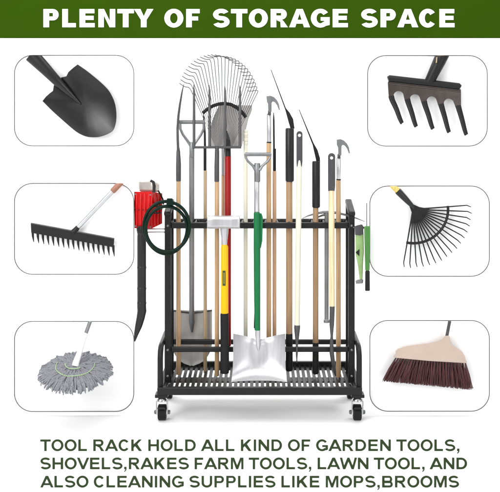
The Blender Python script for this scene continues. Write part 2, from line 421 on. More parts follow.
# 1 hoe, its dark blade seen edge on
Y = .16
t = thing('garden_hoe', 'wooden hoe at far left of the rack, dark thin blade bowing out at its top', 'hoe', P(178.5, 374, Y))
pts = [(183.8, 84), (182.0, 92), (180.0, 104), (178.4, 116), (177.6, 128), (177.7, 140), (178.2, 150)]
MB().tube([P(a, b, Y) for a, b in pts], [r * k(Y) for r in (.35, .9, 1.2, 1.35, 1.4, 1.4, 1.5)], 10, flat=1.6).build('blade', M_dsteel, t)
MB().tube([P(178.2, 148, Y), P(178.3, 152, Y), P(178.5, 164, Y), P(178.5, 181, Y)], [r * k(Y) for r in (1.5, 2.0, 2.6, 2.6)], 14).build('ferrule', M_dsteel, t)
rodpart('handle', M_wood, t, 178.5, 181, 374.5, 4.7, Y)

# 2 round shovel, blade down, at the back
Y = .262
t = thing('round_shovel', 'grey round shovel standing blade down at left back, open Y grip on top', 'shovel', P(192, 366, Y))
hw = [(0, 20.3), (.06, 20.4), (.3, 20.6), (.6, 20.4), (.75, 18.6), (.86, 14.5), (.94, 9), (1, 2.5)]
def fn(u, v):
    c = (u - .5) * 2; y = 310.5 + v * 55.5 + (1.2 - abs(c) * 1.8 if v < .05 else 0)
    cup = .018 * (1 - c * c) * (1 - v * .6) - .012 * math.exp(-(c / .14) ** 2) * max(0, 1 - v * 2.2)
    hw_ = 20.4 if v < .5 else max(1.2, 20.4 * (1 - ((v - .5) / .5) ** 2.6) ** .62)
    return P(191.8 + c * hw_, y, Y) + Vector((0, cup, 0))
b_ = MB().sheet(fn, 28, 22, .0025); b_.build('blade', M_blade, t)
MB().tube([P(171.8, 310.3, Y), P(182, 312, Y + .012), P(191.8, 313.2, Y + .016), P(202, 312, Y + .012), P(211.8, 310.3, Y)], .0035, 8).build('step', M_dsteel, t)
MB().tube([P(191.7, 155, .2), P(191.7, 230, .19), P(191.7, 312, .245), P(191.9, 322, .262), P(191.9, 332, .268)], [r * k(.2) for r in (2.7, 2.7, 2.7, 2.9, 1.0)], 16).build('shaft', M_steel, t)
Y2 = .19
gr = MB()
gr.rod(192, 142, 157, 5.4, Y2, x1=191.8)
for q in (-1, 1):
    gr.tube([P(192 + q * 1.2, 146, Y2), P(192 + q * 4, 141.5, Y2), P(192 + q * 9, 134.5, Y2), P(192 + q * 11.6, 129, Y2), P(192 + q * 12, 122, Y2)], [r * k(Y2) for r in (1.6, 1.7, 1.5, 1.4, 1.4)], 10)
gr.build('grip_yoke', M_steel, t)
MB().tube([P(179.4, 122, Y2), P(204.6, 122, Y2)], 2.1 * k(Y2), 14).build('grip_bar', M_steel, t)

# 3 slim tool seen edge on
Y = .24
t = thing('garden_hoe', 'slim wooden hoe with a black edge-on blade, just left of the pitchfork handle', 'hoe', P(205, 373, Y))
MB().tube([P(203.6, 113, Y), P(203.9, 120, Y), P(204.8, 132, Y), P(205, 148, Y)], [r * k(Y) for r in (.4, 1.1, 1.2, 1.3)], 10, flat=1.8).build('blade', M_dark, t)
rodpart('ferrule', M_dark, t, 205, 147, 170.5, 3.1, Y)
rodpart('handle', M_wood5, t, 205.2, 170.5, 373, 3.7, Y)

# 4 pitchfork
Y = .14
t = thing('pitchfork', 'grey pitchfork with four straight tines pointing up, wooden handle', 'pitchfork', P(217, 376, Y))
for x_ in (194, 209.5, 225, 240):
    MB().tube([P(x_ - .3, 84.5, Y), P(x_, 91, Y), P(x_, 120, Y), P(x_, 146.8, Y)], [r * k(Y) for r in (.25, 1.2, 1.5, 1.5)], 10).build('tine', M_dsteel, t)
MB().tube([P(192.8, 147.3, Y), P(241.3, 147.3, Y)], 1.35 * k(Y), 10).build('crossbar', M_dsteel, t)
MB().tube([P(217, 146.5, Y), P(217, 152, Y), P(216.8, 166, Y), P(216.8, 181.5, Y)], [r * k(Y) for r in (1.9, 2.3, 2.5, 2.5)], 14).build('ferrule', M_dsteel, t)
rodpart('handle', M_wood, t, 216.9, 181.5, 376, 4.6, Y)

# 5 wire leaf rake
Y = .175
t = thing('leaf_rake', 'big wire leaf rake fanned out highest of all, black band across its wires', 'rake', P(223, 370, Y))
wr = MB(); NW = 27; O = (223.7, 146)
for i in range(NW):
    th = lerp(-30, 32, i / (NW - 1)); r_ = 66.5 + 23 * math.cos(R(th * 2.9)); 
    bx, by = O[0] + r_ * math.sin(R(th)), O[1] - r_ * math.cos(R(th))
    q = i / (NW - 1); tx, ty = bx - 10.5, by + lerp(-4.2, .4, q)
    sx_ = O[0] + lerp(-8.5, 8.5, q)
    p_ = [P(*c_) for c_ in spline([(sx_, 146, Y + .004 * (i % 2)), (lerp(sx_, bx, .45), lerp(146, by, .46), Y), (lerp(sx_, bx, .9), lerp(146, by, .9), Y), (bx - .5, by + .6, Y - .004), (bx - 2.8, by - .3, Y - .012), (bx - 5.5, by + .3 + (ty - by) * .3, Y - .022), (tx, ty, Y - .035)], 3)]
    wr.tube(p_, [lerp(.16, .48, min(1, j_ / 5)) * k(Y) for j_ in range(len(p_))], 6)
wr.build('wire_tines', M_wire, t)
bd = [(202.5, 113.2), (207, 109.3), (213, 105.8), (219, 103.9), (224.5, 103.3), (231, 104.4), (237.5, 108), (242.5, 112.6), (246, 117.3)]
MB().tube([P(a, b, Y - .002) for a, b in bd], 1.75 * k(Y), 8, flat=.55, up=(0, 1, 0)).build('band', M_dark, t)
MB().tube([P(223.5, 145.5, Y), P(223.4, 148, Y), P(223.2, 160, Y + .006), P(223.2, 175, Y + .012)], [r * k(Y) for r in (2.6, 2.2, 1.9, 1.9)], 12).build('ferrule', M_alu, t)
rodpart('handle', M_wood3, t, 223.2, 174.5, 368, 3.9, Y + .014)

# 6 square shovel, red handle
Y = .205
t = thing('square_shovel', 'flat grey shovel blade upward on a red handle, behind the rake wires', 'shovel', P(228, 345, .15))
def fn(u, v):
    c = (u - .5) * 2
    top = (lerp(221.5, 251.5, u), lerp(103.5, 106, u)); bot = (lerp(208.8, 242, u), 146.8)
    x_ = lerp(top[0], bot[0], v) - 4.2 * (1 - u) ** 1.5 * math.sin(math.pi * v ** .8) + (1.8 * (1 - abs(v - .12) * 6) if (u > .9 and v < .3) else 0)
    cup = .02 * (1 - c * c) - .014 * math.exp(-((c - .05) / .16) ** 2) * max(0, v - .45) * 1.8
    return P(x_, lerp(top[1], bot[1], v) - (0.8 * c * c if v < .2 else 0), Y + .02 * (1 - v)) + Vector((0, cup, 0))
MB().sheet(fn, 26, 20, .0025).build('blade', M_blade, t)
MB().tube([P(226.5, 131, Y - .005), P(228, 140, Y - .02), P(228, 147, .165), P(228, 157, .15)], [r * k(.17) for r in (.8, 2.3, 2.9, 3.0)], 14).build('socket', M_dark, t)
rodpart('handle', M_red, t, 228, 156, 346, 6.2, .15)

# 7 sledgehammer, hung in front of the rail
Y = .055
t = thing('sledgehammer', 'sledgehammer with shiny steel head, yellow and black handle, hung on the front rail', 'sledgehammer', P(225, 372, Y))
hd = []
oc = [(-1, -.55), (-.62, -1), (.62, -1), (1, -.55), (1, .55), (.62, 1), (-.62, 1), (-1, .55)]
vs = []; fs = []
secs = [(207.2, .93), (208.2, 1.0), (214, 1.0), (217.5, .97), (229.5, .97), (233, 1.0), (239.2, 1.0), (240, .93)]
for x_, q in secs:
    c_ = P(x_, 222, Y)
    for a_, b2 in oc: vs.append(c_ + Vector((0, a_ * .026 * q, b2 * 6.4 * k(Y) * q)))
for i in range(len(secs) - 1):
    for j in range(8): fs.append((i * 8 + j, i * 8 + (j + 1) % 8, i * 8 + 8 + (j + 1) % 8, i * 8 + 8 + j))
fs += [tuple(range(8)), tuple(len(vs) - 8 + j for j in range(8))]
h_ = MB(); h_.add(vs, fs); h_.build('head', M_silver, t, bevel=.002)
MB().tube([P(224.3, 228, Y), P(224.3, 233, Y), P(224.5, 240, Y), P(224.5, 246, Y)], [r * k(Y) for r in (4.3, 3.9, 2.9, 2.4)], 16).build('collar', M_silver, t)
ha = MB().tube([P(224.5, 244.5, Y), P(224.5, 247, Y), P(224.5, 313.5, Y)], [r * k(Y) for r in (2.6, 3.7, 3.9)], 18).build('handle', M_yellow, t)
lb = MB().box(P(222.6, 0, Y).x, P(225.7, 0, Y).x, Y - .0162, Y - .013, P(0, 285, Y).z, P(0, 270, Y).z); lb.build('label', M_label, ha, base=BASE[t.name])
lm = MB()
lm.box(P(223.7, 0, Y).x, P(224.6, 0, Y).x, Y - .0166, Y - .0161, P(0, 283, Y).z, P(0, 272, Y).z)
lm.build('label_mark', M_labelm, ha, base=BASE[t.name])
MB().tube([P(224.5, 313, Y), P(224.5, 314.5, Y), P(224.7, 340, Y), P(224.7, 370, Y), P(224.7, 373, Y)], [r * k(Y) for r in (3.9, 4.3, 4.3, 4.5, 4.2)], 18).build('grip', M_rubber, t)

# 8 cream pole
Y = .17
t = thing('cream_pole', 'slim cream pole with a ribbed cap, right of the red shovel handle', 'pole', P(245, 335, Y))
rodpart('pole', M_cream, t, 245.6, 143, 345, 4.3, Y)
cp = MB()
for a_, b2, w_ in ((129.5, 132.5, 4.6), (132.5, 136, 5.4), (136, 138, 4.7), (138, 141.5, 5.4), (141.5, 145, 5.0)): cp.rod(245.8, a_, b2, w_, Y)
cp.build('cap', M_cream, t)

# 9 scoop shovel in front
t = thing('scoop_shovel', 'bright silver scoop shovel with green grip and D handle, standing in front', 'shovel', P(259, 383, .05))
Y = .075
hy = [(0, .088), (.45, .082), (.68, .07), (.84, .045), (1, .012)]
def fn(u, v):
    c = (u - .5) * 2
    top = 331.3 + 9.0 * (1 - abs(c) ** 1.15) ** 1.0
    y = lerp(top, 381.5 - 1.0 * (1 - c * c), v)
    half = 25.8 + 2.2 * v ** 4
    side = -.040 * abs(c) ** 2.6 * (1 - .75 * v * v)
    ridge = -.012 * math.exp(-(c / .2) ** 2) * max(0, 1 - v * 1.5) ** 1.5
    roll = .012 * math.exp(-(v / .06) ** 2) * (1 - abs(c)) ** 2
    return P(259.2 + c * half, y, .090 - .022 * v - .052 * v ** 5) + Vector((0, side + ridge + roll, 0))
MB().sheet(fn, 40, 32, .0025).build('blade', M_silver, t)
MB().tube([P(257.8, 327, Y + .005), P(257.9, 336, .08), P(258.2, 345, .078), P(258.6, 352, .083)], [r * k(Y) for r in (2.6, 2.7, 2.2, .8)], 14).build('socket', M_silver, t)
MB().tube([P(256.9, 212.5, Y), P(256.9, 214, Y), P(257, 250, Y), P(257.2, 300, Y), P(257.4, 330, Y)], [r * k(Y) for r in (3.1, 3.3, 3.45, 3.2, 2.9)], 16).build('grip', M_grip, t)
MB().prism([(258.6, 214), (261.4, 213), (262.9, 217), (262.5, 240), (261.0, 248), (258.6, 249)], Y + .005, .010).build('grip_wing', M_grip, t, bevel=.002)
MB().prism([(255, 305), (254.2, 312), (253.6, 328), (255.4, 329)], Y + .004, .012).build('grip_rib', M_dark, t, bevel=.002)
rodpart('shaft', M_alu, t, 256.8, 170, 214, 5.3, Y + .004)
yk = MB()
yk.rod(257.2, 163, 182, 6.2, Y + .004)
for q in (-1, 1):
    yk.tube([P(257.6 + q * 2, 170, Y), P(257.6 + q * 4.5, 166, Y), P(257.8 + q * 10, 161, Y), P(257.9 + q * 12.2, 157.5, Y), P(257.9 + q * 12.6, 153.5, Y)], [r * k(Y) for r in (1.8, 1.5, 1.3, 1.2, 1.2)], 10)
yk.build('grip_yoke', M_steel, t)
MB().tube([P(245, 154.3, Y), P(271.2, 154.3, Y)], 2.0 * k(Y), 14).build('grip_bar', M_steel, t)

# 10/14 claw tools
def claw(lab, dx, dy, x, Y, ybot, ringy, feet):
    t = thing('claw_tool', lab, 'claw tool', P(x, ybot, Y), 'claw headed tools')
    o = [(266.4, 96), (270.5, 95.6), (274, 97), (277, 100), (279, 104), (280, 110), (278.9, 110.2), (277, 105.2), (274.8, 102.2), (272.6, 101.4), (271.6, 103), (271.6, 112), (268.2, 112), (268, 104), (266.9, 101.5)]
    MB().prism([(a + dx, b + dy) for a, b in o], Y - .01, .014).build('claw_head', M_steel, t, bevel=.003)
    f = MB(); f.rod(x + .6, 110.5 + dy, 115 + dy, 3.2, Y - .01); f.build('neck', M_dsteel, t)
    rodpart('ferrule', M_alu, t, x + .2, 113.5 + dy, ringy, 4.6, Y)
    rodpart('ring', M_dark, t, x + .2, ringy - .8, ringy + 1.0, 5.0, Y)
    rodpart('handle', feet, t, x, ringy + .5, ybot, 5.0, Y)
claw('left claw headed tool on a wooden handle, standing beside the silver D handle', 0, 0, 268.8, .15, 372, 142.2, M_wood)
claw('right claw headed tool on a wooden handle, at the right post', 70, 43.4, 338.4, .145, 377, 179.4, M_wood)

# 11 slim dark rod tool
Y = .18
t = thing('garden_spike', 'slim black pointed rod on a thin wooden handle, between claw tool and dark sleeve', 'spike tool', P(274.4, 370, Y))
MB().tube([P(273.6, 112.5, Y), P(273.8, 120, Y), P(274, 149, Y)], [r * k(Y) for r in (.4, .95, 1.0)], 10).build('spike', M_dark, t)
rodpart('ferrule', M_dark, t, 274.5, 148.5, 171, 3.2, Y)
rodpart('handle', M_wood3, t, 274.5, 171, 372, 4.0, Y)

# 12/13 long thin blades with dark sleeves
def blade_tool(lab, out, x, y0, y1, w, wx, ww, yw, ybot, Y, wd):
    t = thing('long_blade_tool', lab, 'blade tool', P(x, ybot, Y), 'tools with slanting thin blades')
    MB().prism(out, Y, .010).build('blade', M_dark, t, bevel=.001)
    MB().rod(x, y0, y1, w, Y, seg=20).build('sleeve', M_sleeve, t)
    rodpart('handle', wd, t, wx, y1 - .5, yw, ww, Y)
    MB().tube([P(wx, yw - .5, Y), P(wx, yw + 1, Y), P(wx, ybot - 5, Y), P(wx, ybot - 1, Y), P(wx, ybot, Y)], [r * ww / 6 * k(Y) for r in (3.0, 3.2, 3.3, 3.2, 2.2)], 16).build('end_grip', M_rubber, t)
blade_tool('tall tool whose thin blade slants highest up left, thick dark sleeve, brown handle',
           [(270.5, 69.5), (271.2, 69.3), (285.9, 108), (289.6, 112.5), (293.2, 119), (294.6, 128.5), (290.6, 129), (288.5, 122), (285.4, 110.5), (284.9, 109)], 289.7, 128, 181.5, 8.8, 289.2, 6.6, 334, 371, .15, M_wood2)
blade_tool('shorter slanting thin blade above a dark sleeve, middle right of the rack',
           [(298.7, 109.5), (299.4, 109.3), (313.6, 143), (317.6, 150), (320, 158), (320.2, 162), (316.4, 162), (314.6, 154), (312.6, 145)], 316.1, 161, 207.5, 8.2, 315.6, 5.8, 343, 374, .15, M_wood2)

# 15/16 hanging-tab tools in front of the rail
def tab_tool(lab, x, ty, tyb, w, hy, hw_, hb, Y, m_h, tip, gt, xb):
    t = thing('tab_handled_tool', lab, 'hand tool', P(x, tip[-1][1], Y), 'tools with holed hanging tabs')
    r = w / 2
    o = arc(x + .2, ty + r, r, r, 180, 360, 14) + [(x + .2 + r, tyb - 5), (x + r - .4, tyb), (x - r + .4, tyb), (x + .2 - r, tyb - 5)]
    hole = arc(x + .2, ty + r + 1.2, 1.5, 1.5, 0, 340, 12)
    MB().prism(o, Y - .004, .009, [hole]).build('hang_tab', M_dsteel, t, bevel=.0015)
    MB().tube([P(x, hy, Y), P(x, hy + 3, Y), P(x, hy + 9, Y), P(xb, hb, Y)], [q * hw_ / 2 * k(Y) for q in ((.5, .8, 1, 1) if gt else (1, 1, 1, 1))], 16).build('handle', m_h, t)
    MB().tube([P(a, b, Y + e) for a, b, _, e in [(p[0], p[1], 0, p[3]) for p in tip]], [p[2] / 2 * k(Y) for p in tip], 12).build('tip', M_dsteel, t)
tab_tool('cream handled tool with grey holed tab on top and spiked grey foot', 299.3, 131, 166.5, 6.2, 157.5, 5.6, 326, .07, M_cream, True and [(297.2, 325, 6, 0), (297.1, 328, 6.2, 0), (297, 338, 4, 0), (296.9, 341, 2.8, 0), (296.8, 355, 2.0, .01), (296.8, 363, .8, .015)], True, 297.1)
tab_tool('pale wood handled tool with grey holed tab, long tapered grey foot', 331.4, 153, 191, 7.4, 190.5, 6.0, 306, .07, M_wood4, [(332.2, 305, 5.4, 0), (332.2, 310, 5.2, 0), (331.8, 324, 4.8, 0), (331.7, 336, 2.6, 0), (331.6, 343, 3.6, 0), (331.7, 352, 4.6, .0), (333, 362, 4.2, .01), (334.6, 371, 3.2, .02), (335.6, 376, 1.2, .025)], False, 332)

# 17 pickaxe hung across the rails
Y = .16
t = thing('pickaxe', 'pickaxe with a thin curved grey head lying over the rails at right', 'pickaxe', P(327, 322, Y))
pk = [(302.5, 218.2), (309, 215.4), (316, 213.4), (323, 212.2), (330, 212), (338, 213), (346, 215), (356, 218), (365, 221.6)]
MB().tube([P(a, b, Y) for a, b in pk], [r * k(Y) for r in (.4, .8, 1.1, 1.4, 1.6, 1.3, 1.1, .8, .35)], 10, flat=1.6).build('head', M_steel, t)
MB().tube([P(316.8, 217.6, Y + .02), P(322, 215.4, Y + .01), P(328, 214, Y)], [r * k(Y) for r in (.8, 1.1, 1.6)], 8).build('brace', M_steel, t)
MB().tube([P(326.6, 212, Y), P(326.5, 240, Y), P(326.5, 319, Y), P(326.5, 320, Y), P(326.5, 322.5, Y)], [r * k(Y) for r in (2.2, 2.2, 2.2, 3.1, 3.1)], 14).build('handle', M_steel, t)

# ------------------------------------------------------------------ things hung on the rack's sides
# garden blower at left
Y = .07
t = thing('garden_blower', 'red garden blower with silver cap and long black tube, hung at left', 'blower', P(140, 342, Y))
def bx(xl, xc, xr, y0, y1, yr0, yr1, Yf, Yb):
    """box seen corner-on: left face, front corner, right face"""
    a, c, b = P(xl, y0, Yf + .02), P(xc, y0, Yf - .03), P(xr, yr0, Yb)
    a1, c1, b1 = P(xl + .3, y1, Yf + .02), P(xc, y1 + .3, Yf - .03), P(xr - .3, yr1, Yb)
    d = a + b - c; d1 = a1 + b1 - c1
    m_ = MB(); m_.add([a, c, b, d, a1, c1, b1, d1], [(0, 1, 2, 3), (4, 7, 6, 5), (0, 4, 5, 1), (1, 5, 6, 2), (2, 6, 7, 3), (3, 7, 4, 0)]); return m_
body = bx(134, 152, 162.6, 191.6, 228.3, 193.2, 223.6, Y, Y + .05)
for q in range(4):
    x_ = 137 + q * 4.1; yy = Y + .02 - .05 * (x_ - 134) / 18
    body.tube([P(x_, 193.5, yy - .001), P(x_, 226.5, yy - .001)], .0042, 8)
for q in range(3):
    x_ = 154.6 + q * 3; f_ = (x_ - 152) / 10.6; yy = lerp(Y - .03, Y + .05, f_)
    body.tube([P(x_, 194.5, yy - .001), P(x_, lerp(227, 222.8, f_), yy - .001)], .004, 8)
body.build('housing', M_redp, t, bevel=.007)
for q in range(4):
    xa, xb = 154.4, 160.6; f0 = (xa - 152) / 10.6; f1 = (xb - 152) / 10.6; y_ = 203 + q * 3.4
    MB().tube([P(xa, y_, lerp(Y - .03, Y + .05, f0) - .005), P(xb, y_ - .5, lerp(Y - .03, Y + .05, f1) - .005)], .0028, 8).build('vent', M_dark, t)
for (xa, ya) in ((135.4, 194.2), (150.4, 194.8), (135.6, 226.2), (150.4, 227)):
    yy = Y + .02 - .05 * (xa - 134) / 18
    MB().tube([P(xa, ya, yy + .002), P(xa, ya, yy - .003)], .0032, 10).build('screw', M_steel, t)
MB().tube([P(142, 227.6, Y), P(142, 229, Y), P(142, 231, Y), P(142, 232.6, Y)], [r * k(Y) for r in (5.4, 5.6, 5.3, 4.6)], 18).build('collar', M_dark, t)
bx(133.8, 152.1, 162.8, 209.2, 210.4, 208.6, 209.8, Y - .002, Y + .052).build('seam_band', M_red, t, bevel=.001)
bx(137.6, 153, 160.6, 179.8, 191.8, 182.6, 192.2, Y + .008, Y + .045).build('cap', M_cap, t, bevel=.011)
MB().tube([P(150.6, 180.6, Y - .026), P(153.4, 182, Y - .03), P(154.4, 186, Y - .03), P(153.8, 192.5, Y - .033)], .006, 10, flat=.5).build('latch', M_dark, t)
MB().tube([P(158.2, 190.5, Y + .01), P(160.5, 194.5, Y + .012), P(163, 199.5, Y + .03), P(163.4, 204, Y + .05)], .0035, 8).build('strap', M_dark, t)
tb = [P(142, 226, Y), P(142, 231, Y)]; rr = [4.2, 4.3]
for y_ in range(236, 306, 5):
    tb.append(P(141.7, y_, Y)); rr.append(4.5)
for seg_y in (268.5, 289, 305):
    pass
tb += [P(141.6, 306, Y), P(141.9, 311, Y), P(140.6, 318, Y - .004), P(138.6, 326, Y - .01), P(136.2, 334, Y - .016), P(134.6, 341.5, Y - .02)]; rr += [4.6, 4.6, 4.2, 3.6, 2.3, .7]
MB().tube(tb, [r * k(Y) for r in rr], 18).build('tube', M_sleeve, t)
for y_ in (232, 267.5, 288.5, 303): MB().tube([P(141.7, y_ - 1.6, Y), P(141.7, y_ - .6, Y), P(141.7, y_ + .6, Y), P(141.7, y_ + 1.6, Y)], [r * k(Y) for r in (4.4, 4.75, 4.75, 4.4)], 18).build('joint_ring', M_sleeve, t)
for z_ in (229.2, 232.4): MB().tube([P(146.5, z_, Y + .015), P(160, z_ - .2, Y + .025), P(165, z_ - .2, Y + .03)], .9 * k(Y), 8).build('hook', M_alu, rack)

# hose coil
t = thing('garden_hose', 'dark green coiled hose hung on the left post of the rack', 'hose', P(167, 257, 0))
hs = []
for i in range(141):
    a_ = i / 140 * 2 * 360 * 1.0 - 90; q = i / 140
    r_ = 21.3 + 1.6 * math.sin(q * 9) ; cy = 225.6 + 2.4 * (0.5 - 0.5 * math.cos(q * 2 * math.pi))
    hs.append(P(166.8 + r_ * math.cos(R(a_)), cy + (r_ + 2.6 * (1 if q > .5 else 0) * (math.sin(R(a_)) > 0) * math.sin(R(a_))) * 1.1 * math.sin(R(a_)), -.004 + .018 * q))
MB().tube(hs, 1.75 * k(.0), 12).build('coil', M_hose, t)
MB().prism([(166.8, 198.2), (172.6, 198.2), (173.4, 205.4), (166.2, 205.4)], .04, .112).build('hanger', M_hose, t, bevel=.003)

# right side: small green hand tools
Y = .075
t = thing('hand_pruner', 'pale green hand tool with dark jaws hung on the right post', 'hand pruner', P(359, 283, Y))
MB().prism([(355.4, 232), (363.6, 231), (364, 252), (363.2, 262), (362.6, 280), (359.6, 280), (358, 266), (355.6, 255)], Y, .02).build('body', M_lgreen, t, bevel=.004)
MB().prism([(354.8, 226), (358, 225), (362, 224.2), (363.6, 226.5), (363.4, 233.6), (360, 235.4), (355, 234.8)], Y - .002, .026).build('jaw', M_dsteel, t, bevel=.003)
MB().prism([(355.6, 252.4), (359.4, 249.2), (359.2, 256.2)], Y - .011, .004).build('catch', M_dark, t)
MB().prism([(355.4, 280.6), (358, 279.4), (363.4, 279.4), (363, 283.4), (356, 284)], Y, .022).build('foot', M_steel, t, bevel=.003)
t = thing('hand_weeder', 'green gripped hand tool with black end and thin upright rod, far right', 'hand weeder', P(367, 291, .05))
rodpart('shank', M_dsteel, t, 366.7, 203, 228, .9, .05)
MB().prism([(364, 226), (370.2, 226), (370.2, 252), (369.6, 271), (365.2, 271), (364.6, 252)], .05, .024).build('grip', M_dgreen, t, bevel=.005)
MB().prism([(365.2, 270.6), (369.8, 270.6), (370, 291), (365, 291)], .05, .021).build('end_grip', M_dark, t, bevel=.004)
MB().tube([P(353, 227.5, .088), P(358, 227.5, .085), P(367, 227.8, .06)], 1.0 * k(.08), 8).build('hook', M_dsteel, rack)

# ================================================================== PANELS
PY = .082
pan = [((14.2, 55, 134, 146), 'the black spade head'), ((14.2, 183.2, 134, 274.5), 'the bow rake head'), ((14.2, 321.2, 134, 411.8), 'the grey mop'),
       ((367.4, 55.3, 487.5, 146.2), 'the five pronged cultivator'), ((369.6, 185.8, 489.6, 276.5), 'the black fan rake'), ((369.6, 320.3, 489.6, 411.5), 'the broom')]
for (x0, y0, x1, y1), what in pan:
    t = thing('display_board', 'white rounded board with thin dark rim, behind ' + what, 'board', P((x0 + x1) / 2, y1, PY), 'rounded display boards')
    MB().prism(rrect(x0 + .45, y0 + .45, x1 - .45, y1 - .45, 18), PY + .006, .008).build('board', M_board, t)
    MB().prism(rrect(x0 - .25, y0 - .25, x1 + .25, y1 + .25, 18.6), PY + .005, .012, [rrect(x0 + .5, y0 + .5, x1 - .5, y1 - .5, 17.9)]).build('rim', M_rim, t)

# spade head
Y = .045
t = thing('spade_head', 'black pointed spade head with cut shaft, in the upper left board', 'spade', P(80, 137, Y))
out = [(77.6, 64.3), (86, 70.2), (94.8, 77.2), (102, 83.4), (108, 89.6), (112, 96), (114.8, 103), (116.2, 111), (116.3, 119), (115, 126), (112.4, 131.2), (106, 134.8), (99, 136.9), (92, 137.2), (86, 136.4), (79, 133.4), (72.8, 129), (62, 119.6), (52, 110.6), (42.4, 101), (46, 96.5), (50, 93), (53, 90.8), (53.6, 86.6), (54.4, 83), (58, 79), (62, 77.2), (66.4, 76.2), (68.4, 72), (72.6, 68.2)]
out = spline(out[:20], 4) + out[20:]
MB().dome(out, (84, 104), Y, .026, .003, 12, 2.2).build('blade', M_spade, t, smooth=50)
MB().tube([P(31.5, 54.8, Y - .012), P(46, 69.5, Y - .012), P(58, 82, Y - .008), P(68, 92, Y + .004), P(80.5, 104, Y + .020)], [r * k(Y) for r in (7.6, 6.0, 4.8, 3.2, .8)], 18, flat=.7, up=(0, 1, 0)).build('socket', M_spade, t, cut=P(0, 55.4, .03).z)

# bow rake head
Y = .06
t = thing('bow_rake_head', 'black straight rake head with a row of teeth and silver shaft, middle left board', 'rake', P(72, 250, Y))
A_, B_ = Vector((30.9, 223.6)), Vector((114.2, 238.6))
MB().prism([(30.7, 223.2), (32.5, 223.2), (114.4, 238.6), (113.6, 247), (112, 247), (31.2, 232.8)], Y, .012).build('bar', M_dark, t, bevel=.002)
MB().tube([P(31, 223.4, Y - .003), P(114.3, 238.8, Y - .003)], .8 * k(Y), 8).build('bar_lit_edge', M_dsteel, t)  # paler grey strip stands in for light catching the bar's top edge
th_ = MB()
for i in range(17):
    q = i / 16; x_ = lerp(32.6, 113.2, q); y_ = lerp(232, 246.2, q)
    th_.tube([P(x_, y_ - 1, Y), P(x_ + .3, y_ + 4, Y - .003), P(x_ + 1.2, y_ + 10.4, Y - .008)], [r * k(Y) for r in (1.35, 1.2, .3)], 8, flat=.8)
th_.build('tooth_row', M_dark, t)
MB().tube([P(73.5, 232, Y), P(76, 229.5, Y), P(78, 227, Y)], [r * k(Y) for r in (3.0, 2.7, 2.3)], 14).build('socket', M_dark, t)
MB().tube([P(76.8, 228.6, Y), P(80, 225.2, Y), P(112.5, 191.3, Y)], [r * k(Y) for r in (1.7, 2.3, 2.5)], 18).build('shaft', M_alu, t)
MB().tube([P(112.3, 191.5, Y), P(113, 190.8, Y), P(121.2, 182, Y)], [r * k(Y) for r in (2.6, 3.0, 3.1)], 18).build('shaft_end', M_brown, t, cut=P(0, 183.6, .045).z)

# mop
YM = -.05
t = thing('mop_head', 'round grey yarn mop with pale green trim and white handle, lower left board', 'mop', P(75.5, 393, YM))
cM = P(75.6, 371.0, YM); e1 = Vector((1, 0, 0)); MT = R(17); e2 = Vector((0, -math.cos(MT), -math.sin(MT))); e3 = Vector((0, -math.sin(MT), math.cos(MT)))
Rm = 36.0 * k(YM)
def mp(a_, r_, h_): return cM + (e1 * math.cos(a_) + e2 * math.sin(a_)) * r_ + e3 * h_
st = MB()
for lay, (n_, r1, h0, w_) in enumerate(((190, 1.0, 0, .0032), (160, .93, .005, .0031), (120, .8, .009, .003), (70, .55, .0135, .0027))):
    for i in range(n_):
        a0 = 2 * math.pi * (i + random.uniform(-.4, .4)) / n_; rr_ = Rm * r1 * random.uniform(.88, 1.03); b0 = random.uniform(-.2, .2)
        q0 = .06 if lay == 3 else .3
        p_ = [mp(a0, Rm * q0, h0 + .012), mp(a0 + b0 * .3, lerp(Rm * q0, rr_, .35), h0 + .012 + random.uniform(0, .005)), mp(a0 + b0 * .7, lerp(Rm * q0, rr_, .7), h0 + .006 + random.uniform(0, .006)), mp(a0 + b0, rr_, h0 - .006 + random.uniform(-.004, .006)), mp(a0 + b0 * 1.08, rr_ * 1.02, h0 - .012)]
        st.tube(p_, [w_ * .8, w_ * 1.1, w_ * random.uniform(1.1, 1.4), w_ * 1.1, w_ * .6], 6)
st.tube([cM - e3 * .012, cM + e3 * .01], [Rm * .8, Rm * .55], 30)
st.build('mop_strands', M_mop, t)
tr = MB()
tr.tube([mp(R(a_) , Rm * .535, .0255 + .001 * math.sin(a_)) for a_ in range(-14, 201, 7)], .0021, 8, flat=.8)
tr.tube([mp(R(a_), Rm * .27, .034) for a_ in range(50, 181, 8)], .0019, 8)
tr.build('trim', M_trim, t)
def hp(x_, y_, q): return P(x_, y_, lerp(-.062, -.02, q))
MB().tube([hp(75.4, 366, 0), hp(76.2, 362, .1), hp(79, 354, .3), hp(83.6, 340, .7), hp(84.6, 336.5, .78), hp(86, 333, .85)], [r * k(YM) for r in (3.6, 3.3, 2.7, 2.3, 2.6, 2.2)], 18).build('handle', M_mopw, t)
MB().tube([hp(85.7, 334, .84), hp(90.2, 321.5, 1)], 1.9 * k(YM), 16).build('shaft', M_steel, t)

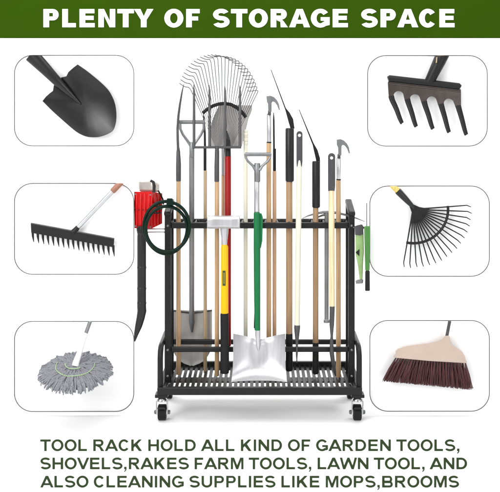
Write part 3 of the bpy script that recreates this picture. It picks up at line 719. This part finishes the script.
# cultivator
Y = .055
t = thing('cultivator_head', 'steel cultivator head with five bent prongs, upper right board', 'cultivator', P(430, 135, Y))
def z4(a, b): return (380 + a / 5.263, 50 + b / 5.263)
o = [(41, 172), (46, 160), (415, 200), (426, 208), (427, 290), (425, 300), (397, 302), (389, 278)] + arc(362, 280, 26, 24, -6, -174, 10) + [(336, 296), (306, 292), (299, 268)] + arc(272, 268, 26, 24, -6, -174, 10) + [(246, 284), (218, 279), (211, 256)] + arc(184, 256, 26, 23, -6, -174, 10) + [(158, 272), (130, 267), (124, 240)] + arc(98, 240, 26, 24, -6, -174, 10) + [(72, 256), (46, 252)]
MB().prism([z4(*p) for p in o], Y, .006).build('plate', M_gun, t, bevel=.0015)
for (xa, ya, xb, yb) in ((60, 234, 117, 386), (145, 250, 191, 404), (233, 262, 279, 416), (322, 276, 364, 434), (412, 284, 455, 447)):
    pr = [(xa - 1, ya + 8, Y + .0005), (xa + 5, ya + 30, Y - .002), (lerp(xa, xb, .46), lerp(ya, yb, .5), Y - .012), (lerp(xa, xb, .75), lerp(ya, yb, .8), Y - .024), (lerp(xa, xb, .95), lerp(ya, yb, .97), Y - .030), (xb, yb, Y - .031)]
    n_ = 16
    MB().tube([P(*z4(c_[0], c_[1]), c_[2]) for c_ in spline(pr, 3)], [lerp(3.0, 2.0, i / 13) * k(Y) if i < 14 else (1.6, 1.0)[i - 14] * k(Y) for i in range(n_)], 14, flat=.55, up=(0, 1, 0)).build('prong', M_dark, t)
MB().tube([P(*z4(44, 176), Y - .004), P(*z4(424, 218), Y - .004)], .9 * k(Y), 10).build('plate_ridge', M_gun, t)
MB().tube([P(*z4(42, 152), Y + .004), P(*z4(48, 150), Y + .004), P(*z4(415, 192), Y + .004), P(*z4(422, 196), Y + .004)], [r * k(Y) for r in (2.6, 3.6, 3.6, 2.6)], 14, flat=1.3, up=(0, 1, 0)).build('back_bar', M_dark, t)
MB().tube([P(*z4(252, 178), Y + .006), P(*z4(268, 150), Y), P(*z4(312, 60), Y), P(*z4(336, 10), Y)], [r * k(Y) for r in (4.6, 5.2, 6.3, 6.6)], 18).build('socket', M_dark, t, cut=P(0, 55.8, Y).z)
MB().tube([P(*z4(318, 46), Y), P(*z4(334, 14), Y)], 4.6 * k(Y), 18).build('handle_stub', M_wood5, t, cut=P(0, 55.5, Y).z)
MB().prism([z4(296, 38), z4(302, 36), z4(300, 66), z4(293, 68)], Y - .0285, .004).build('slot', M_wood5, t)

# fan rake
Y = .062
t = thing('fan_rake_head', 'black fan rake head with sprung tines and yellow stub, middle right board', 'rake', P(420, 266, Y))
def z5(a, b): return (385 + a / 5.263, 180 + b / 5.263)
O = (150, 155); tn = MB()
NT = 17
for i in range(NT):
    q = i / (NT - 1); a_ = R(lerp(-4.5, 100.5, q)); L_ = 283 + random.uniform(-3, 3)
    bx_, by_ = O[0] + L_ * math.cos(a_), O[1] + L_ * math.sin(a_)
    aa = a_ + R(lerp(26, -18, q)); hx, hy_ = bx_ + 24 * math.cos(aa), by_ + 24 * math.sin(aa)
    s0 = (O[0] + 12 * math.cos(a_) + lerp(6, -6, q) * .4, O[1] + 12 * math.sin(a_))
    tn.tube([P(*z5(*s0), Y), P(*z5(lerp(s0[0], bx_, .5), lerp(s0[1], by_, .5)), Y - .004), P(*z5(lerp(s0[0], bx_, .96), lerp(s0[1], by_, .96)), Y - .006), P(*z5(bx_, by_), Y - .007), P(*z5(hx, hy_), Y - .016)], [r * k(Y) for r in (.95, .75, .64, .62, .45)], 6)
tn.build('tine_fan', M_dark, t)
MB().tube([P(*z5(O[0] + 182 * math.cos(R(a_)), O[1] + 178 * math.sin(R(a_))), Y - .005) for a_ in range(-6, 103, 6)], 1.35 * k(Y), 8).build('band', M_dark, t)
MB().prism([z5(128, 138), z5(146, 126), z5(180, 142), z5(236, 152), z5(212, 170), z5(190, 192), z5(166, 212), z5(138, 214), z5(140, 170)], Y, .008).build('root_plate', M_dark, t, bevel=.002)
MB().tube([P(*z5(66, 56), Y - .004), P(*z5(72, 62), Y - .004), P(*z5(112, 104), Y - .004), P(*z5(152, 146), Y)], [r * k(Y) for r in (3.3, 3.6, 3.0, 1.9)], 16).build('socket', M_sleeve, t)
MB().tube([P(*z5(36, 26), Y - .004), P(*z5(69, 59), Y - .004)], 3.0 * k(Y), 16).build('handle_stub', M_ywood, t, cut=P(0, 186.2, Y).z)

# broom
Y = .05
t = thing('broom_head', 'beige broom head with dark red bristles and thin steel shaft, lower right board', 'broom', P(430, 385, Y))
def z6(a, b): return (375 + a / 4.762, 318 + b / 4.762)
o = [(330, 88), (342, 84), (355, 86), (358, 104), (364, 122), (378, 138), (398, 148), (416, 162), (427, 182), (433, 202), (437, 206), (436, 214), (428, 215), (260, 205), (98, 190), (90, 186), (90, 178), (98, 170), (98, 158), (108, 148), (140, 136), (200, 126), (250, 121), (290, 112), (318, 100)]
op = [z6(*p) for p in o]
hm = MB(); hm.prism(op, Y, .042).build('head', M_beige, t, bevel=.012)
br = MB()
for i in range(820):
    q = random.random(); row = random.random()
    tx, ty = lerp(100, 430, q), lerp(188, 209, q)
    ex, ey = lerp(42, 460, q) + random.uniform(-9, 9), lerp(299, 340, q) + random.uniform(-7, 4)
    y0 = Y + lerp(-.016, .016, row); y1 = Y + lerp(-.034, .03, row)
    qs = round(q * 25) / 25; tx = lerp(tx, lerp(100, 430, qs), .75)
    mx, my = lerp(tx, ex, .5) + random.uniform(-3, 3), lerp(ty, ey, .5)
    br.tube([P(*z6(tx, ty), y0), P(*z6(mx, my), lerp(y0, y1, .5)), P(*z6(ex, ey), y1)], [.0019, .0017, .0010], 5)
br.build('bristles', M_bristle, t)
MB().tube([P(*z6(341, 92), Y), P(*z6(356, 14), Y)], 1.6 * k(Y), 16).build('shaft', M_dsteel, t)

# ================================================================== LIGHT, WORLD, CAMERA
def area(name, loc, target, size, power, sy=None):
    l = bpy.data.lights.new(name, 'AREA'); l.energy = power; l.size = size
    if sy: l.shape = 'RECTANGLE'; l.size_y = sy
    o = bpy.data.objects.new(name, l); COL.objects.link(o); o.location = loc
    o.rotation_euler = (Vector(target) - Vector(loc)).to_track_quat('-Z', 'Y').to_euler()
    return o
area('softbox_overhead', (-.2, -.8, 3.6), (0, .1, 0), 3.2, 72, 2.2)
area('softbox_key', (-2.5, -3.4, 2.4), (0, .1, .6), 2.2, 125)
area('softbox_fill', (2.6, -3.4, 1.6), (0, .1, .6), 1.8, 40)
area('backdrop_lamp', (-2.6, 1.5, 3.2), (-.6, 3.3, 1.0), 1.6, 75)
area('backdrop_lamp', (2.6, 1.5, 3.2), (.6, 3.3, 1.0), 1.6, 75)

w = bpy.data.worlds.new('World'); SC.world = w; w.use_nodes = True
bg = w.node_tree.nodes['Background']; bg.inputs['Color'].default_value = (1, 1, 1, 1); bg.inputs['Strength'].default_value = 0.68

cam = bpy.data.cameras.new('camera'); co = bpy.data.objects.new('camera', cam); COL.objects.link(co)
co.location = (0, -DIST, EYE); co.rotation_euler = (R(90), 0, 0)
cam.sensor_width = 36; cam.lens = 72; cam.shift_x = -9.7 / 500; cam.shift_y = -156 / 500
cam.clip_end = 100; cam.clip_start = .05
SC.camera = co
SC.view_settings.view_transform = 'Standard'; SC.view_settings.look = 'None'
SC.view_settings.exposure = 0; SC.view_settings.gamma = 1
